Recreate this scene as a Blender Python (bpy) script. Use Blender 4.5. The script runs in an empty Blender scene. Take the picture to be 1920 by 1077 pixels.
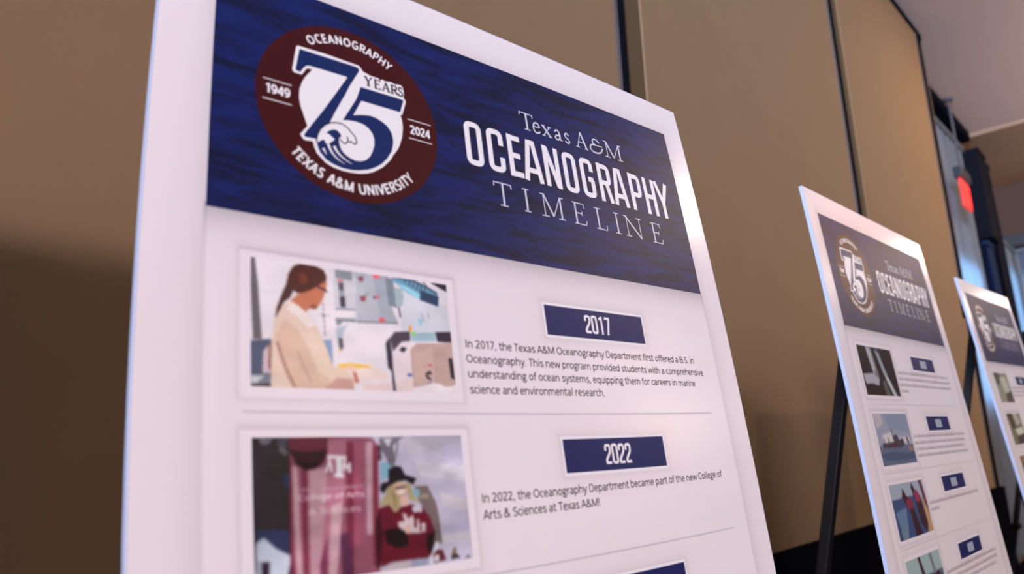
import bpy, math
import numpy as np
from mathutils import Matrix, Vector

# ------------------------------------------------------------------ camera
SC = bpy.context.scene
B0 = 0.8                      # heading of the panelled wall in the survey frame
CAM_H = 1.15
def rz(a):
    c, s = math.cos(a), math.sin(a)
    return np.array([[c, -s, 0], [s, c, 0], [0, 0, 1.]])
def cam_axes(pitch, roll):
    cp, sp, cr, sr = math.cos(pitch), math.sin(pitch), math.cos(roll), math.sin(roll)
    r = np.array([1, 0, 0.]); fw = np.array([0, cp, sp]); up = np.array([0, -sp, cp])
    return cr*r+sr*up, -sr*r+cr*up, fw
_r, _u, _f = [rz(-B0) @ a for a in cam_axes(0.22286, -0.0318)]
cd = bpy.data.cameras.new('camera'); cam = bpy.data.objects.new('camera', cd)
SC.collection.objects.link(cam); SC.camera = cam
cam.matrix_world = Matrix(((_r[0], _u[0], -_f[0], 0), (_r[1], _u[1], -_f[1], 0), (_r[2], _u[2], -_f[2], CAM_H), (0, 0, 0, 1)))
cd.sensor_width = 36; cd.lens = 36*1307.96/1920; cd.clip_start = .02; cd.clip_end = 60
cd.dof.use_dof = True; cd.dof.focus_distance = .84; cd.dof.aperture_fstop = 4.2

# ------------------------------------------------------------------ view, world, lights
SC.view_settings.view_transform = 'Standard'; SC.view_settings.look = 'None'
SC.view_settings.exposure = 0.12; SC.view_settings.gamma = 1; SC.view_settings.use_curve_mapping = False
w = bpy.data.worlds.new('world'); SC.world = w; w.use_nodes = True
w.node_tree.nodes['Background'].inputs[0].default_value = (.55, .6, .8, 1); w.node_tree.nodes['Background'].inputs[1].default_value = .05

def lamp(name, loc, to, power, col, size, size_y=None, spread=180):
    l = bpy.data.lights.new(name, 'AREA'); l.energy = power; l.color = col
    l.shape = 'RECTANGLE' if size_y else 'DISK'; l.size = size
    if size_y: l.size_y = size_y
    l.spread = math.radians(spread)
    o = bpy.data.objects.new(name, l); SC.collection.objects.link(o); o.location = loc
    o.rotation_euler = (Vector(to)-Vector(loc)).to_track_quat('-Z', 'Y').to_euler()
    return o
WARM = (1., .76, .60)
for x, y, p in ((4.49, -2.37, 62), (9.7, -1.87, 95), (14.1, -1.9, 70), (2.4, -5.6, 30), (6.5, -5.6, 30), (4.7, -.40, 36)):
    lamp('downlight', (x, y, CAM_H+2.62), (x, y, 0), p, WARM if y < -1 else (1., .70, .44), .2)
lamp('window_light', (-8.2, -3.1, 3.45), (1.2, .6, 1.3), 1180, (.86, .73, .83), 1.1, .8)
lamp('cool_side_fill', (-8.9, -1.7, 1.8), (1., .4, 1.4), 170, (.22, .50, 1.), 1.2, 1.4)  # added cool light from the left to turn the board edges blue
lamp('ceiling_fill_cool', (-4.8, -1.6, 2.4), (6.4, .7, 3.81), 60, (.45, .62, 1.), 1.2, .8, 40)  # added narrow cool beam that tints the ceiling; no opening there
lamp('ceiling_fill_warm', (5.8, -1.0, 3.0), (5.9, -.8, 3.8), 15, (1., .60, .36), 1.6, .3)  # added upward fill to brighten the ceiling; no fixture is built
lamp('ceiling_fill_warm', (7.6, -2.0, 3.1), (7.8, -1.5, 3.8), 90, (1., .62, .38), 2.2, .3)  # second added ceiling fill, further along the hall
# unseen point lights added over the hall behind the viewer as room fill
for x, y, p in ((-2.5, -5.6, 75), (7.5, -6.2, 80)):
    l = bpy.data.lights.new('room_fill', 'POINT'); l.energy = p; l.color = (1., .78, .66); l.shadow_soft_size = .4
    o = bpy.data.objects.new('room_fill', l); SC.collection.objects.link(o); o.location = (x, y, 3.0)


# ------------------------------------------------------------------ helpers
def lin(c):
    c = np.asarray(c, float)/255.
    return np.where(c <= .04045, c/12.92, ((c+.055)/1.055)**2.4)
WHITE = np.array([232, 212, 222.])
def ink(c, white=WHITE, paper=.80):
    """printed colour: reflectance relative to the bare paper"""
    return np.clip(paper*lin(c)/lin(white), 0.002, .9)
def mat(name, col, rough=.5, spec=.5, metal=0., attr=False, bump=None, noise=None, emit=None, trans=0.):
    m = bpy.data.materials.new(name); m.use_nodes = True; nt = m.node_tree; p = nt.nodes['Principled BSDF']
    p.inputs['Roughness'].default_value = rough; p.inputs['Metallic'].default_value = metal
    p.inputs['Specular IOR Level'].default_value = spec
    p.inputs['Base Color'].default_value = (*col[:3], 1)
    if attr:
        a = nt.nodes.new('ShaderNodeAttribute'); a.attribute_name = 'Col'; nt.links.new(a.outputs['Color'], p.inputs['Base Color'])
    if noise:
        sc, amt, stretch = noise
        tc = nt.nodes.new('ShaderNodeTexCoord'); mp = nt.nodes.new('ShaderNodeMapping'); mp.inputs['Scale'].default_value = stretch
        n = nt.nodes.new('ShaderNodeTexNoise'); n.inputs['Scale'].default_value = sc; n.inputs['Detail'].default_value = 4
        r = nt.nodes.new('ShaderNodeMixRGB'); r.blend_type = 'MIX'
        r.inputs[1].default_value = (*[x*(1-amt) for x in col[:3]], 1); r.inputs[2].default_value = (*[min(1, x*(1+amt)) for x in col[:3]], 1)
        nt.links.new(tc.outputs['Object'], mp.inputs[0]); nt.links.new(mp.outputs[0], n.inputs['Vector']); nt.links.new(n.outputs[0], r.inputs[0]); nt.links.new(r.outputs[0], p.inputs['Base Color'])
    if bump:
        tc = nt.nodes.new('ShaderNodeTexCoord'); n = nt.nodes.new('ShaderNodeTexNoise'); n.inputs['Scale'].default_value = bump[0]
        b = nt.nodes.new('ShaderNodeBump'); b.inputs['Strength'].default_value = bump[1]; b.inputs['Distance'].default_value = bump[2] if len(bump) > 2 else .002
        nt.links.new(tc.outputs['Object'], n.inputs['Vector']); nt.links.new(n.outputs[0], b.inputs['Height']); nt.links.new(b.outputs[0], p.inputs['Normal'])
    if emit:
        p.inputs['Emission Color'].default_value = (*emit[:3], 1); p.inputs['Emission Strength'].default_value = emit[3]
    if trans: p.inputs['Transmission Weight'].default_value = trans
    return m
def link(name, me, m, parent=None):
    o = bpy.data.objects.new(name, me); SC.collection.objects.link(o)
    if m: me.materials.append(m)
    if parent: o.parent = parent
    return o
def mesh(name, verts, faces, m, parent=None, col=None, smooth=False):
    me = bpy.data.meshes.new(name); me.from_pydata([tuple(map(float, v)) for v in verts], [], [tuple(map(int, f)) for f in faces]); me.update()
    if col is not None:
        a = me.color_attributes.new('Col', 'FLOAT_COLOR', 'POINT')
        c = np.ones((len(verts), 4), np.float32); c[:, :3] = col; a.data.foreach_set('color', c.ravel())
    if smooth: me.polygons.foreach_set('use_smooth', [True]*len(me.polygons))
    return link(name, me, m, parent)
def box_vf(x0, x1, y0, y1, z0, z1, bev=0.):
    v = [(x, y, z) for x in (x0, x1) for y in (y0, y1) for z in (z0, z1)]
    f = [(0, 1, 3, 2), (4, 6, 7, 5), (0, 4, 5, 1), (2, 3, 7, 6), (0, 2, 6, 4), (1, 5, 7, 3)]
    return v, f
class Soup:
    def __init__(s): s.v = []; s.f = []
    def add(s, v, f):
        k = len(s.v); s.v += [tuple(p) for p in v]; s.f += [tuple(i+k for i in q) for q in f]; return s
    def box(s, *a): return s.add(*box_vf(*a))
    def tube(s, p, q, r, n=10, r2=None, square=False):
        p = Vector(p); q = Vector(q); d = (q-p).normalized(); a = d.orthogonal().normalized() if abs(d.z) < .999 else Vector((1, 0, 0))
        if square:
            a = Vector((0, 1, 0)).cross(d) if abs(d.y) < .9 else Vector((1, 0, 0)).cross(d); a.normalize(); n = 4
        b = d.cross(a); r2 = r if r2 is None else r2; off = math.pi/4 if square else 0
        v = [p+(a*math.cos(2*math.pi*i/n+off)+b*math.sin(2*math.pi*i/n+off))*r for i in range(n)]+[q+(a*math.cos(2*math.pi*i/n+off)+b*math.sin(2*math.pi*i/n+off))*r2 for i in range(n)]
        f = [(i, (i+1) % n, n+(i+1) % n, n+i) for i in range(n)]+[tuple(range(n-1, -1, -1)), tuple(range(n, 2*n))]
        return s.add(v, f)
    def build(s, name, m, parent=None, bevel=0.): 
        o = mesh(name, s.v, s.f, m, parent)
        if bevel:
            b = o.modifiers.new('bevel', 'BEVEL'); b.width = bevel; b.segments = 2; b.limit_method = 'ANGLE'
        return o
def tag(o, label=None, cat=None, group=None, kind=None):
    if label: o['label'] = label
    if cat: o['category'] = cat
    if group: o['group'] = group
    if kind: o['kind'] = kind
    return o
def struct(o, label=None): o['kind'] = 'structure'; return tag(o, label)
def empty(name, loc):
    o = bpy.data.objects.new(name, None); SC.collection.objects.link(o); o.location = loc; o.empty_display_size = .1; return o

# ------------------------------------------------------------------ materials
WALLC = (.228, .155, .085)
M = dict(
 panel=mat('wall_fabric', WALLC, .85, .2, noise=(9, .05, (1, 1, 1)), bump=(420, .15, .001)),
 gap=mat('black_joint', (.006, .008, .013), .9, 0.),
 trim=mat('grey_aluminium', (.09, .09, .10), .6, .2, .2),
 shaded_rebate=mat('shaded_panel_edge', (.10, .075, .04), .9, .1),  # darker tan: the shade beside the joint is put into the colour
 wains=mat('black_wainscot', (.0045, .0045, .007), .9, 0., noise=(4, .3, (1, 1, 1))),
 ceil=mat('ceiling_paint', (.62, .52, .46), .9, .2, noise=(1.2, .05, (1, 1, 1))),
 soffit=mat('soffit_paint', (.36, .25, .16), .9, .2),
 floor=mat('dark_carpet', (.03, .028, .035), .95, .1, noise=(60, .4, (1, 1, 1)), bump=(300, .4, .003)),
 endwall=mat('brown_wall', (.075, .05, .036), .8, .2),
 hall=mat('hall_paint', (.34, .26, .20), .85, .2),
 drape=mat('black_drape', (.006, .007, .012), .9, .1),
 navy=mat('navy_drape', (.002, .013, .05), .8, .2),
 rod=mat('dark_metal_rod', (.02, .025, .03), .5, .4),
 frame=mat('window_frame', (.05, .045, .04), .5, .4),
 foam=mat('cool_tinted_foam', (.40, .52, .70), .55, .4),  # white foam; the bluish light on its edges is put into the colour
 back=mat('board_back', (.75, .74, .74), .6, .3),
 sheet=mat('printed_sheet', (.8, .8, .8), .22, .36, attr=True),
 steel=mat('black_powder_coat', (.004, .0045, .006), .5, .3),
 rubber=mat('black_rubber', (.006, .006, .006), .8, .2),
 white=mat('white_ink', tuple(ink((234, 218, 228))), .4, .34),
 navyink=mat('navy_ink', tuple(ink((14, 26, 84))), .4, .34),
 logoblue=mat('royal_blue_ink', tuple(ink((18, 36, 88))), .4, .34),
 darkink=mat('black_ink', tuple(ink((30, 26, 40))), .4, .34),
 textink=mat('caption_ink', tuple(ink((58, 34, 48))), .4, .34),
 maroon=mat('maroon_ink', tuple(ink((62, 8, 14))), .4, .34),
 line=mat('rule_ink', tuple(ink((196, 178, 190))), .4, .34),
 serif=mat('pale_ink', tuple(ink((206, 196, 216))), .4, .34),
 exitred=mat('exit_red', (.9, .03, .03), .4, .3, emit=(1., .04, .03, 1.6)),
 exitbody=mat('exit_housing', (.02, .03, .04), .4, .4),
 exitface=mat('exit_face', (.5, .05, .04), .4, .3, emit=(1., .03, .03, .6)),
)
# ocean photograph behind the poster heading: navy water with dark ripples
def ocean(name, base):
    m = bpy.data.materials.new(name); m.use_nodes = True; nt = m.node_tree; p = nt.nodes['Principled BSDF']
    p.inputs['Roughness'].default_value = .42; p.inputs['Specular IOR Level'].default_value = .30
    tc = nt.nodes.new('ShaderNodeTexCoord'); mp = nt.nodes.new('ShaderNodeMapping'); mp.inputs['Scale'].default_value = (1.6, 1, 9)
    mp.inputs['Rotation'].default_value = (0, .12, 0)
    n1 = nt.nodes.new('ShaderNodeTexNoise'); n1.inputs['Scale'].default_value = 9; n1.inputs['Detail'].default_value = 7; n1.inputs['Roughness'].default_value = .62; n1.inputs['Distortion'].default_value = .8
    cr = nt.nodes.new('ShaderNodeValToRGB'); b = np.array(base)
    cr.color_ramp.elements[0].position = .40; cr.color_ramp.elements[0].color = (*(b*[.6, .46, .36]), 1)
    cr.color_ramp.elements[1].position = .60; cr.color_ramp.elements[1].color = (*(b*[1.0, 1.05, 1.12]), 1)
    nt.links.new(tc.outputs['Object'], mp.inputs[0]); nt.links.new(mp.outputs[0], n1.inputs['Vector']); nt.links.new(n1.outputs[0], cr.inputs[0]); nt.links.new(cr.outputs[0], p.inputs['Base Color'])
    return m
M['ocean'] = ocean('ocean_print', ink((15, 27, 84)))
def sheer(name, col, t):
    m = bpy.data.materials.new(name); m.use_nodes = True; nt = m.node_tree; nt.nodes.remove(nt.nodes['Principled BSDF'])
    d = nt.nodes.new('ShaderNodeBsdfDiffuse'); d.inputs[0].default_value = (*col, 1)
    tr = nt.nodes.new('ShaderNodeBsdfTranslucent'); tr.inputs[0].default_value = (*col, 1)
    mx = nt.nodes.new('ShaderNodeMixShader'); mx.inputs[0].default_value = t
    nt.links.new(d.outputs[0], mx.inputs[1]); nt.links.new(tr.outputs[0], mx.inputs[2]); nt.links.new(mx.outputs[0], nt.nodes['Material Output'].inputs[0])
    return m
M['faded'] = mat('far_caption_ink', tuple(ink((140, 118, 130))), .36, .5)
M['greyink'] = mat('grey_white_ink', tuple(ink((176, 176, 196))), .36, .5)
M['sheer'] = sheer('sheer_curtain', (.28, .35, .42), .55)
M['daylight_far'] = mat('far_frosted_glass', (.5, .6, .7), .3, .4, emit=(.34, .66, 1., 3.2))
M['daylight'] = mat('frosted_daylit_glass', (.5, .6, .7), .3, .4, emit=(.32, .62, 1., 4.5))

# ------------------------------------------------------------------ room
# x runs along the panelled wall, y towards it, z up; the camera stands at x = y = 0
Z = CAM_H; CEIL = Z+2.66; YW = .95; YR = 1.27; XE = 9.05; XL = -9.2; YF = -7.
XF = 18.
struct(Soup().box(XL, XF, YF, YR+.4, -.1, 0).build('floor', M['floor']), 'dark patterned carpet floor')
struct(Soup().box(XL, 7.25, YF, YR+.4, CEIL, CEIL+.1).build('ceiling', M['ceil']), 'plain painted ceiling')
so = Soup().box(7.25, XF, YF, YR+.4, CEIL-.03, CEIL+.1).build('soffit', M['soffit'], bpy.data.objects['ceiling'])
struct(Soup().box(XL-.1, XL, YF, YR+.4, 0, CEIL).build('wall_left', M['hall']))
struct(Soup().box(XL, XF, YF-.1, YF, 0, CEIL).build('wall_front', M['hall']))
# panelled wall: black backing, fabric panels standing proud of it
wb = struct(Soup().box(XL, 5.06, YW+.03, YW+.1, 0, CEIL).build('wall_back', M['gap']), 'tan fabric panelled partition wall with black vertical joints')
PT = Z+2.60; PB = Z-.325
joints = [-7.4, -5.63, -3.86, -2.09, -.33, 1.425, 3.195, 4.925]
xs = [XL]+joints+[5.06]
for i in range(len(xs)-1):
    sw = {6: .027, 7: .05, 8: .10}; sw = {k: sw.get(k, .027) for k in range(12)}
    a = xs[i]+(sw[i]+.002 if i else 0); b = xs[i+1]-.004
    sp = Soup()
    if 0 < i < len(xs)-2:       # shallow recess down each panel's leading edge, its shade put into the colour
        Soup().box(a, a+.085, YW+.004, YW+.035, PB, PT).build('shaded_edge_channel', M['shaded_rebate'], wb); a2 = a+.085
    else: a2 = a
    sp.box(a2, b, YW, YW+.035, PB, PT)
    sp.build('panel', M['panel'], wb, bevel=.004)
    if 0 < i < len(xs)-1:
        Soup().box(xs[i]-.018, xs[i]-.006, YW-.003, YW+.01, PB, PT).build('edge_trim', M['trim'], wb)
        Soup().box(xs[i]-.004, xs[i]+sw[i], YW-.002, YW+.03, PB, PT).build('joint_seal', M['gap'], wb)
struct(Soup().box(XL, 5.06, YW-.02, YW+.04, 0, PB).build('wall_base', M['wains']), 'black lower wall below the tan panels')
bpy.data.objects['wall_base'].name = 'baseboard_back'
struct(Soup().box(XL, 5.06, YW-.005, YW+.035, PT, PT+.045).build('trim_1', M['gap']), 'black head track above the wall panels')
# recess behind, with a daylit window and sheer curtain
wr = struct(Soup().box(5.0, XE, YR, YR+.1, 0, CEIL).build('wall_recess', mat('recess_wall', (.20, .15, .13), .85, .2)), 'dim recessed wall beyond the tan panels')
struct(Soup().box(5.12, 7.2, YR-.16, YR, CEIL-.09, CEIL-.001).build('trim_2', M['gap']), 'black cornice along the recessed wall')
struct(Soup().box(5.05, XE, YR-.02, YR, 0, .12).build('baseboard_recess', M['gap']))
struct(Soup().box(XE, XE+.12, -.45, YR+.1, 0, CEIL-.03).build('wall_right', M['endwall']), 'brown return wall at the end of the recess')
struct(Soup().box(XF, XF+.1, YF, YR+.4, 0, CEIL).build('wall_far', M['hall']))
struct(Soup().box(XE+.12, XF, YR+.3, YR+.4, 0, CEIL).build('wall_hall', M['hall']))

# windows and curtains
def window(name, x0, x1, z0, z1, axis):
    """axis 'x': lies in the recessed wall; 'y': lies in the end wall"""
    def bx(s, a0, a1, d0, d1, c0, c1): return s.box(a0, a1, d0, d1, c0, c1) if axis == 'x' else s.box(d0, d1, a0, a1, c0, c1)
    D = YR if axis == 'x' else XE
    s = Soup(); t = .05
    for q in ((x0-t, x0, z0-t, z1+t), (x1, x1+t, z0-t, z1+t), (x0, x1, z0-t, z0), (x0, x1, z1, z1+t)): bx(s, q[0], q[1], D-.03, D-.002, q[2], q[3])
    f = s.build(name, M['frame']); struct(f)
    n = max(1, round((x1-x0)/.8))
    for i in range(n):
        a = x0+(x1-x0)*i/n; b = x0+(x1-x0)*(i+1)/n
        bx(Soup(), a+.012, b-.012, D-.016, D-.008, z0+.01, z1-.01).build('pane', M['daylight' if name == 'window_1' else 'daylight_far'], f)
        if i: bx(Soup(), a-.012, a+.012, D-.028, D-.006, z0, z1).build('mullion', M['frame'], f)
    return f
window('window_1', 5.35, 7.1, Z+.20, Z+1.35, 'x')
window('window_2', -.35, 1.15, Z-.70, Z+1.6, 'y')
def curtain(x0, x1, z0, z1, axis, label, m, pitch=.14, amp=.022, seed=0, off=.07):
    r = np.random.RandomState(seed); n = int((x1-x0)/.012); D = YR if axis == 'x' else XE
    xs_ = np.linspace(x0, x1, n+1); ph = np.cumsum(.75+.5*r.rand(n+1))*2*math.pi*(x1-x0)/n/pitch
    v = []; f = []; rows = 9
    for j in range(rows):
        t = j/(rows-1); z = z0+(z1-z0)*t
        for i, x in enumerate(xs_):
            d = D-off-amp*(1.15-.5*t)*math.sin(ph[i]+.25*math.sin(3*t+i*.02))-.3*amp*math.sin(2.3*ph[i]+1)
            v.append((x, d, z) if axis == 'x' else (d, x, z))
    k = n+1
    for j in range(rows-1):
        for i in range(n): f.append((j*k+i, j*k+i+1, (j+1)*k+i+1, (j+1)*k+i))
    o = mesh('curtain', v, f, m, smooth=True); tag(o, label, 'curtain')
    c = Soup()
    if axis == 'x': c.box(x0, x1, D-off-.03, D-off+.02, z1-.01, z1+.03)
    else: c.box(D-off-.03, D-off+.02, x0, x1, z1-.01, z1+.03)
    c.build('header_tape', m, o)
    return o
curtain(5.09, 7.20, Z-.93, Z+2.50, 'x', 'long pale blue sheer curtain on the recessed wall under the exit sign', M['sheer'], seed=2)
curtain(-.40, 1.19, Z-.93, Z+1.85, 'y', 'pale blue sheer curtain on the far end wall, hung below a dark rod', M['sheer'], .16, .026, seed=5)
window('window_3', 8.02, 8.88, Z-.5, Z+1.6, 'x')
curtain(7.99, 8.90, Z-.93, Z+1.85, 'x', 'short pale blue sheer curtain between the black drape and the end wall', M['sheer'], .12, .02, seed=4)
cn = curtain(7.24, 7.52, .03, Z+1.62, 'x', 'narrow navy drape hanging between the sheer curtain and the black drape, under a black pelmet', M['navy'], .09, .03, seed=8, off=.11)
cb = curtain(7.54, 7.95, .03, CEIL-.16, 'x', 'black full height drape beside the narrow navy drape', M['drape'], .12, .04, seed=9, off=.13)
pm = Soup().box(7.225, 7.53, YR-.19, YR-.001, Z+1.67, CEIL-.15); pm.box(7.215, 7.535, YR-.20, YR-.17, CEIL-.19, CEIL-.15)
tag(pm.build('pelmet', M['drape']), 'tall black pelmet above the narrow navy drape', 'pelmet')
rd = Soup().tube((XE-.075, -.43, Z+1.94), (XE-.075, 1.24, Z+1.94), .02, 12)
for y in (-.38, 1.2): rd.box(XE-.14, XE, y-.02, y+.02, Z+1.91, Z+1.97)
rod = empty('curtain_rod', (XE-.075, .3, Z+1.9)); tag(rod, 'dark horizontal curtain rod with fascia above the end wall curtain', 'curtain rod')
o = rd.build('pole', M['rod'], rod); o.matrix_parent_inverse = Matrix.Translation(-Vector(rod.location))
o = Soup().box(XE-.15, XE-.13, -.45, 1.25, Z+1.90, Z+2.03).build('fascia', M['rod'], rod); o.matrix_parent_inverse = Matrix.Translation(-Vector(rod.location))

# exit sign hanging from the ceiling
ex = empty('exit_sign', (6.30, 1.07, CEIL)); tag(ex, 'red lit EXIT sign hanging on a thin stem from the ceiling', 'exit sign')
Soup().tube((0, 0, 0), (0, 0, -.02), .035, 16).build('canopy', M['trim'], ex)
Soup().tube((0, 0, -.02), (0, 0, -.64), .009, 10).build('stem', M['trim'], ex)
Soup().box(-.15, .15, -.03, .03, -.72, -.63).build('housing', M['exitbody'], ex, bevel=.006)
Soup().box(-.125, .125, -.010, .010, -.955, -.72).build('sign_face', M['exitface'], ex, bevel=.004)

# ------------------------------------------------------------------ drawn lettering
def strokes(spec):
    out = []
    for part in spec.split('|'):
        k, *pt = part.split()
        p = [tuple(map(float, q.split(','))) for q in pt]
        if k == 'O':
            cx, cy = p[0]; rx, ry = p[1]; a0, a1 = p[2] if len(p) > 2 else (0, 360); n = 18
            p = [(cx+rx*math.cos(math.radians(a0+(a1-a0)*i/n)), cy+ry*math.sin(math.radians(a0+(a1-a0)*i/n))) for i in range(n+1)]; k = 'C' if a1-a0 >= 360 else 'L'
            if k == 'C': p = p[:-1]
        elif k == 'S':
            q = [p[0]]+p+[p[-1]]; r = []
            for i in range(1, len(q)-2):
                for t in np.linspace(0, 1, 6)[:-1]:
                    a, b, c, d = [np.array(x) for x in q[i-1:i+3]]
                    r.append(tuple(.5*((2*b)+(-a+c)*t+(2*a-5*b+4*c-d)*t*t+(-a+3*b-3*c+d)*t**3)))
            p = r+[p[-1]]; k = 'L'
        elif k in 'KR':
            if k == 'R': (x0, y0), (x1, y1) = p; p = [(x0, y0), (x1, y0), (x1, y1), (x0, y1)]
            rx, ry = .26, .11; n = len(p); r = []
            for i in range(n):
                if k == 'K' and i in (0, n-1): r.append(p[i]); continue
                a, b, c = p[i-1], p[i], p[(i+1) % n]
                def to(e):
                    dx, dy = e[0]-b[0], e[1]-b[1]; L = math.hypot(dx/rx, dy/ry) or 1; s = min(1/L, .5) ; return (b[0]+dx*s, b[1]+dy*s)
                s, e = to(a), to(c)
                for t in (0, .25, .5, .75, 1): r.append(((1-t)**2*s[0]+2*t*(1-t)*b[0]+t*t*e[0], (1-t)**2*s[1]+2*t*(1-t)*b[1]+t*t*e[1]))
            p = r; k = 'C' if k == 'R' else 'L'
        w = {'L': 1}.get(k, 1)
        out.append((p, k == 'C'))
    return out
def ribbon(p, closed, w, v, f, taper=None):
    """flat strip of half width w along the polyline p"""
    p = [np.array(q, float) for q in p]; q = [p[0]]
    for a in p[1:]:
        if np.hypot(*(a-q[-1])) > 1e-7: q.append(a)
    p = q; n = len(p)
    if closed and np.hypot(*(p[0]-p[-1])) < 1e-7: p = p[:-1]; n -= 1
    if n < 2: return
    k = len(v)
    for i in range(n):
        a = p[i-1] if (i or closed) else None; c = p[(i+1) % n] if (i < n-1 or closed) else None
        d1 = (p[i]-a)/np.hypot(*(p[i]-a)) if a is not None else None; d2 = (c-p[i])/np.hypot(*(c-p[i])) if c is not None else None
        if d1 is None: d1 = d2
        if d2 is None: d2 = d1
        m = d1+d2; L = np.hypot(*m)
        m = m/L if L > .2 else d1
        nn = np.array([-m[1], m[0]]); cs = max(.55, float(nn @ np.array([-d1[1], d1[0]])))
        ww = (w if taper is None else w*(1-(1-taper)*i/(n-1)))/cs
        v.append(tuple(p[i]+nn*ww)); v.append(tuple(p[i]-nn*ww))
    for i in range(n if closed else n-1):
        j = (i+1) % n; f.append((k+2*i, k+2*i+1, k+2*j+1, k+2*j))
SANS = {}
for ln in """I .28 L .14,0 .14,1
n .62 L .1,0 .1,.74|S .1,.45 .16,.62 .3,.69 .44,.64 .51,.48|L .51,.5 .51,0
i .24 L .12,0 .12,.74|L .12,.88 .12,1.02
2 .58 S .06,.8 .16,.91 .3,.94 .43,.86 .45,.7 .36,.5 .08,.08|L .05,.06 .52,.06
0 .6 O .3,.5 .21,.44
1 .5 L .3,0 .3,1|L .3,.96 .1,.78
7 .56 L .03,.94 .52,.94|L .49,.94 .18,0
4 .6 L .42,0 .42,1|L .42,.96 .05,.3|L .03,.28 .56,.28
9 .58 O .28,.65 .2,.28|S .48,.65 .46,.35 .34,.12 .12,.07
, .25 L .14,.12 .06,-.16
. .25 L .12,0 .12,.13
t .4 L .15,.93 .15,.2|S .15,.22 .18,.08 .27,.05 .37,.08|L .02,.68 .36,.68
h .62 L .1,0 .1,1.04|S .1,.45 .16,.62 .3,.69 .44,.64 .51,.48|L .51,.5 .51,0
e .56 L .09,.38 .48,.38|S .48,.38 .44,.6 .3,.69 .14,.6 .09,.38 .14,.14 .3,.05 .46,.1
T .55 L .27,0 .27,.94|L .01,.94 .54,.94
x .52 L .04,0 .48,.74|L .48,0 .04,.74
a .57 S .1,.62 .27,.69 .42,.62 .45,.46|L .45,.48 .45,0|S .45,.41 .25,.38 .1,.28 .08,.16 .18,.05 .32,.07 .45,.2
s .48 S .42,.64 .28,.69 .12,.62 .12,.48 .26,.38 .4,.28 .4,.12 .26,.05 .07,.09
A .66 L .03,0 .33,.98|L .63,0 .33,.98|L .14,.32 .52,.32
& .75 S .7,.03 .3,.55 .18,.78 .3,.94 .44,.84 .4,.66 .15,.45 .07,.25 .17,.07 .35,.04 .52,.18 .6,.45
M .9 L .12,0 .12,1|L .12,.97 .45,.05|L .78,.97 .45,.05|L .78,0 .78,1
O .8 O .4,.5 .32,.44
c .48 S .44,.64 .3,.69 .14,.6 .09,.38 .14,.14 .3,.05 .44,.1
o .6 O .3,.37 .21,.32
g .55 O .26,.46 .17,.23|L .28,.68 .52,.68|S .18,.24 .1,.14 .2,.06 .4,.02 .46,-.1 .38,-.22 .2,-.26 .06,-.17 .1,-.03 .2,.05
r .4 L .1,0 .1,.74|S .1,.4 .18,.62 .28,.69 .4,.68
p .62 L .1,-.3 .1,.74|O .31,.37 .21,.32
y .52 L .03,.74 .27,.04|L .49,.74 .22,-.14|S .22,-.14 .14,-.25 .03,-.25
D .72 L .12,.06 .12,.94|S .12,.94 .34,.94 .54,.84 .62,.5 .54,.16 .34,.06 .12,.06
m .95 L .1,0 .1,.74|S .1,.45 .16,.62 .28,.69 .41,.62 .46,.48|L .46,.5 .46,0|S .46,.45 .53,.62 .66,.69 .78,.62 .83,.48|L .83,.5 .83,0
f .35 S .38,.97 .28,.99 .18,.9 .16,.74|L .16,.76 .16,0|L .02,.68 .34,.68
d .62 O .29,.37 .21,.32|L .51,0 .51,1.04
B .66 L .12,.06 .12,.94 .36,.94|S .36,.94 .52,.86 .5,.6 .36,.52|L .36,.52 .12,.52|S .36,.52 .57,.46 .57,.14 .36,.06|L .36,.06 .12,.06
S .56 S .48,.88 .32,.94 .14,.86 .12,.68 .27,.53 .45,.4 .47,.18 .32,.05 .07,.1
w .8 L .03,.74 .21,.02|L .4,.72 .21,.02|L .4,.72 .59,.02|L .77,.74 .59,.02
u .62 L .11,.74 .11,.26|S .11,.26 .16,.1 .28,.05 .44,.12 .51,.3|L .51,0 .51,.74
v .52 L .03,.74 .26,.02|L .49,.74 .26,.02
q .62 O .31,.37 .21,.32|L .51,-.3 .51,.74
b .62 L .1,0 .1,1.04|O .31,.37 .21,.32
l .24 L .12,0 .12,1.04
C .65 S .6,.86 .42,.94 .2,.86 .1,.5 .2,.14 .42,.05 .6,.11
! .26 L .13,.3 .13,1|L .13,0 .13,.13
E .56 L .5,.94 .12,.94 .12,.06 .5,.06|L .12,.52 .47,.52
N .76 L .12,0 .12,1|L .12,.95 .64,.05|L .64,0 .64,1
G .74 S .63,.86 .45,.94 .2,.86 .1,.5 .2,.14 .42,.05 .62,.12|L .63,.08 .63,.46 .42,.46
R .63 L .12,0 .12,.94 .34,.94|S .34,.94 .52,.86 .52,.58 .34,.49|L .34,.49 .12,.49|L .34,.49 .58,0
P .6 L .12,0 .12,.94 .34,.94|S .34,.94 .52,.86 .52,.58 .34,.46|L .34,.46 .12,.46
H .76 L .12,0 .12,1|L .64,0 .64,1|L .12,.52 .64,.52
Y .57 L .02,1 .28,.46 .54,1|L .28,.46 .28,0
X .6 L .03,0 .57,1|L .57,0 .03,1
U .74 L .11,1 .11,.35|S .11,.35 .18,.12 .37,.05 .56,.12 .63,.35|L .63,.35 .63,1
V .6 L .02,1 .3,.02|L .58,1 .3,.02""".split('\n'):
    c, wd, sp = ln.split(' ', 2); SANS[c] = (float(wd), strokes(sp))
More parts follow.
